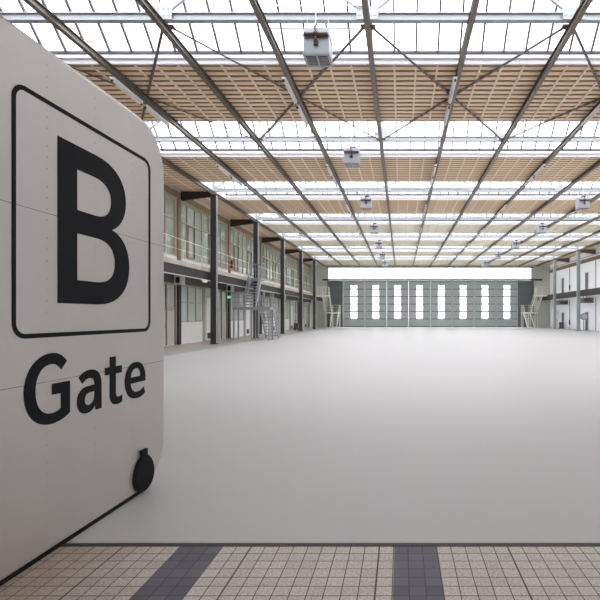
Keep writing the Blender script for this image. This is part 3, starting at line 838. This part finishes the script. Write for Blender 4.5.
# rivets and sheet joints belong to the skin
for y in [3.14 - .48*j for j in range(1, 7)] + [3.14, 3.62, 4.11]:
    z = .2
    while z < 3.3:
        c = on(y, z)
        m6 = [(c[0]+.0025, c[1]+.0055*math.cos(q*math.pi/3), c[2]+.0055*math.sin(q*math.pi/3)) for q in range(6)]
        m7 = [(c[0]-.002, c[1]+.008*math.cos(q*math.pi/3), c[2]+.008*math.sin(q*math.pi/3)) for q in range(6)]
        g.add(m6+m7, [(0,1,2,3,4,5)] + [(q, 6+q, 6+(q+1) % 6, (q+1) % 6) for q in range(6)])
        z += .075 if (int(z*10) % 3) else .12
g.build('panel_skin', M['alu'], gate)
j = MB()
for z, ya, yb in ((2.29, PY0+.1, PY1-.02), (1.165, PY0+.1, PY1-.02)):
    dz = -.008
    j.add([on(ya, z, .0008), on(yb, z+dz, .0008), on(yb, z+dz+.004, .0008), on(ya, z+.004, .0008)], [(0,1,2,3)])
    q = MB()
j.build('sheet_joint', M['brace'], gate)['label'] = 'fine horizontal joint between the metal sheets'
s = MB()
ya, yb = PY0+.3, PY1-.36
s.add([on(ya,.0,-.002), on(yb,.0,-.002), on(yb,PZ0+.03,-.002), on(ya,PZ0+.03,-.002), on(ya,.0,-TH), on(yb,.0,-TH), on(yb,PZ0+.004,-TH), on(ya,PZ0+.004,-TH)],
      [(0,1,2,3),(4,7,6,5),(0,4,5,1),(1,5,6,2),(2,6,7,3),(3,7,4,0)])
s.build('floor_seal', M['rubber'], gate)['label'] = 'black rubber strip along the foot of the panel'
# square outline with rounded corners
def ring_mesh(outer, inner, off, name, m):
    n = len(outer); mb = MB()
    A = [on(*p, off) for p in outer]; B = [on(*p, off) for p in inner]
    A0 = [on(*p, .0004) for p in outer]; B0 = [on(*p, .0004) for p in inner]
    fs = [(i, (i+1) % n, n+(i+1) % n, n+i) for i in range(n)]
    mb.add(A+B, fs); mb.add(A0+A, fs); mb.add(B+B0, fs)
    return mb.build(name, m, gate)
SC = 2.41/2.43
fy0, fy1, fz0, fz1 = 2.857, 4.395, 1.6-.132*SC-.012, 1.6+1.457*SC
ring_mesh(rrect(fy0, fy1, fz0, fz1, .10, 8), rrect(fy0+.030, fy1-.030, fz0+.030, fz1-.030, .07, 8), .003, 'square_outline', M['black'])['label'] = 'black square outline with rounded corners'
# letters drawn as bezier outlines in cap-height units
def outline(cmds, n=10):
    pts = [cmds[0]]
    for c in cmds[1:]:
        if len(c) == 2: pts.append(c)
        else:
            p0 = pts[-1]
            for i in range(1, n+1):
                t = i/n; u = 1-t
                pts.append((u**3*p0[0]+3*u*u*t*c[0]+3*u*t*t*c[2]+t**3*c[4], u**3*p0[1]+3*u*u*t*c[1]+3*u*t*t*c[3]+t**3*c[5]))
    if (Vector(pts[0])-Vector(pts[-1])).length < 1e-5: pts.pop()
    return pts
GL = {}
GL['B'] = [
 [(0,0),(0,1),(.345,1),(.56,1,.678,.90,.678,.755),(.678,.65,.61,.565,.515,.53),(.645,.505,.72,.41,.72,.285),(.72,.11,.58,0,.36,0),(0,0)],
 [(.165,.85),(.165,.594),(.335,.594),(.445,.594,.507,.64,.507,.725),(.507,.80,.445,.85,.335,.85),(.165,.85)],
 [(.165,.445),(.165,.15),(.35,.15),(.48,.15,.55,.20,.55,.295),(.55,.39,.48,.445,.35,.445),(.165,.445)]]
GL['G'] = [[(.795,.875),(.72,.965,.62,1.015,.50,1.015),(.21,1.015,0,.80,0,.50),(0,.20,.20,-.015,.49,-.015),(.63,-.015,.76,.02,.86,.085),(.86,.565),(.50,.565),(.50,.405),(.675,.405),(.675,.185),
            (.63,.155,.57,.14,.50,.14),(.31,.14,.195,.28,.195,.50),(.195,.72,.31,.855,.49,.855),(.57,.855,.63,.82,.68,.755),(.795,.875)]]
GL['a'] = [[(.56,0),(.56,.40),(.56,.58,.46,.68,.29,.68),(.19,.68,.10,.645,.035,.58),(.115,.475),(.16,.52,.21,.545,.27,.545),(.35,.545,.395,.505,.395,.425),
            (.24,.42),(.09,.415,0,.335,0,.195),(0,.07,.085,-.015,.205,-.015),(.295,-.015,.365,.02,.405,.09),(.415,0),(.56,0)],
           [(.395,.315),(.28,.312),(.205,.308,.165,.27,.165,.205),(.165,.145,.20,.11,.255,.11),(.335,.11,.395,.17,.395,.26),(.395,.315)]]
GL['t'] = [[(.125,.84),(.285,.84),(.285,.665),(.455,.665),(.455,.535),(.285,.535),(.285,.205),(.285,.14,.315,.115,.37,.115),(.405,.115,.44,.122,.465,.135),(.465,.01),
            (.425,-.008,.375,-.015,.325,-.015),(.195,-.015,.125,.06,.125,.19),(.125,.535),(0,.535),(0,.665),(.125,.665),(.125,.84)]]
GL['e'] = [[(.62,.285),(.165,.285),(.18,.17,.25,.108,.365,.108),(.44,.108,.51,.13,.57,.175),(.61,.055),(.54,.008,.46,-.015,.355,-.015),(.13,-.015,0,.125,0,.33),(0,.54,.125,.68,.325,.68),
            (.515,.68,.625,.545,.625,.345),(.625,.325,.623,.305,.62,.285)],
           [(.165,.40),(.47,.40),(.468,.50,.42,.562,.33,.562),(.24,.562,.18,.50,.165,.40)]]
def letter(ch, y0, wid, z0, cap, wunits):
    cu = bpy.data.curves.new('letter_tmp', 'CURVE'); cu.dimensions = '2D'; cu.fill_mode = 'BOTH'; cu.extrude = .0015
    for loop in GL[ch]:
        pts = outline(loop)
        sp = cu.splines.new('POLY'); sp.points.add(len(pts)-1); sp.use_cyclic_u = True
        for q, p in zip(sp.points, pts): q.co = (p[0]*wid/wunits, p[1]*cap, 0, 1)
    tmp = bpy.data.objects.new('letter_tmp', cu); COL.objects.link(tmp)
    dg = bpy.context.evaluated_depsgraph_get()
    me = bpy.data.meshes.new_from_object(tmp.evaluated_get(dg))
    bpy.data.objects.remove(tmp)
    off = world_loc(gate)
    for v in me.vertices:
        a, b_, c = v.co
        v.co = Vector(on(y0 + a, z0 + b_, .0022 + c)) - off
    me.materials.clear(); me.materials.append(M['black'])
    o = bpy.data.objects.new('letter_' + {'B':'capital_bee','G':'capital_gee','a':'small_ay','t':'small_tee','e':'small_ee'}[ch], me); COL.objects.link(o); o.parent = gate
    o['label'] = 'black letter ' + ch
    return o
letter('B', 3.231, .828, 1.6+.09*SC, 1.151, .72)
zb = 1.594 - .722*SC
cap = .465
letter('G', 2.946, .402, zb, cap, .86)
letter('a', 3.42, .272, zb, cap, .56)
letter('t', 3.735, .225, zb, cap, .465)
letter('e', 3.998, .312, zb, cap, .625)
# black round cover low at the free corner, with its short tab
cy, cz, cr = 4.262, .178, .152
d = MB()
ns = 32
def disc(r, off): return [on(cy + r*math.cos(2*math.pi*i/ns)*(1-.12*math.sin(2*math.pi*i/ns)), cz + r*math.sin(2*math.pi*i/ns)*1.06, off) for i in range(ns)]
rg = [disc(cr, .0005), disc(cr, .026), disc(cr-.01, .034)]
vs = [p for r_ in rg for p in r_]
fs = [(j*ns+i, j*ns+(i+1) % ns, (j+1)*ns+(i+1) % ns, (j+1)*ns+i) for j in range(2) for i in range(ns)]
d.add(vs, fs, True); d.add(rg[2], [tuple(range(ns))])
rc = d.build('round_cover', M['rubber'], gate); rc['label'] = 'black round cover low on the free corner'
tb = MB()
q0, q1, q2, q3 = (cy-.042, cz+.13), (cy+.042, cz+.13), (cy+.044, cz+.212), (cy-.044, cz+.212)
A = [on(*q, .0005) for q in (q0,q1,q2,q3)]; B = [on(*q, .028) for q in (q0,q1,q2,q3)]
tb.add(A+B, [(4,5,6,7),(0,1,5,4),(1,2,6,5),(2,3,7,6),(3,0,4,7)])
tb.build('cover_tab', M['rubber'], rc)

# ------------------------------------------------------------------ daylight
wd = bpy.data.worlds.new('overcast_sky'); scn.world = wd; wd.use_nodes = True
nt = wd.node_tree; bg = nt.nodes['Background']
tc = nt.nodes.new('ShaderNodeTexCoord'); sp = nt.nodes.new('ShaderNodeSeparateXYZ'); nt.links.new(tc.outputs['Generated'], sp.inputs[0])
rp = nt.nodes.new('ShaderNodeValToRGB')
rp.color_ramp.elements[0].position = 0.0; rp.color_ramp.elements[0].color = (.72,.74,.78,1)
rp.color_ramp.elements[1].position = 0.8; rp.color_ramp.elements[1].color = (1,1,1,1)
nt.links.new(sp.outputs['Z'], rp.inputs[0]); nt.links.new(rp.outputs[0], bg.inputs[0])
bg.inputs[1].default_value = 3.0

# ------------------------------------------------------------------ camera
cd = bpy.data.cameras.new('camera'); co = bpy.data.objects.new('camera', cd); COL.objects.link(co)
co.location = (0, 0, CAMZ); co.rotation_euler = (R(90), 0, 0)
cd.sensor_width = 36; cd.sensor_fit = 'HORIZONTAL'; cd.lens = 36*F/600
cd.shift_x = -(401-300)/600; cd.shift_y = (316-300)/600
cd.clip_start = .05; cd.clip_end = 600
scn.camera = co
scn.view_settings.view_transform = 'Standard'; scn.view_settings.look = 'None'
scn.view_settings.exposure = 0.95; scn.view_settings.gamma = 1.0
scn.view_settings.use_curve_mapping = False
scn.cycles.use_denoising = True
scn.cycles.max_bounces = 10; scn.cycles.diffuse_bounces = 6; scn.cycles.transparent_max_bounces = 16
scn.cycles.sample_clamp_indirect = 8.0
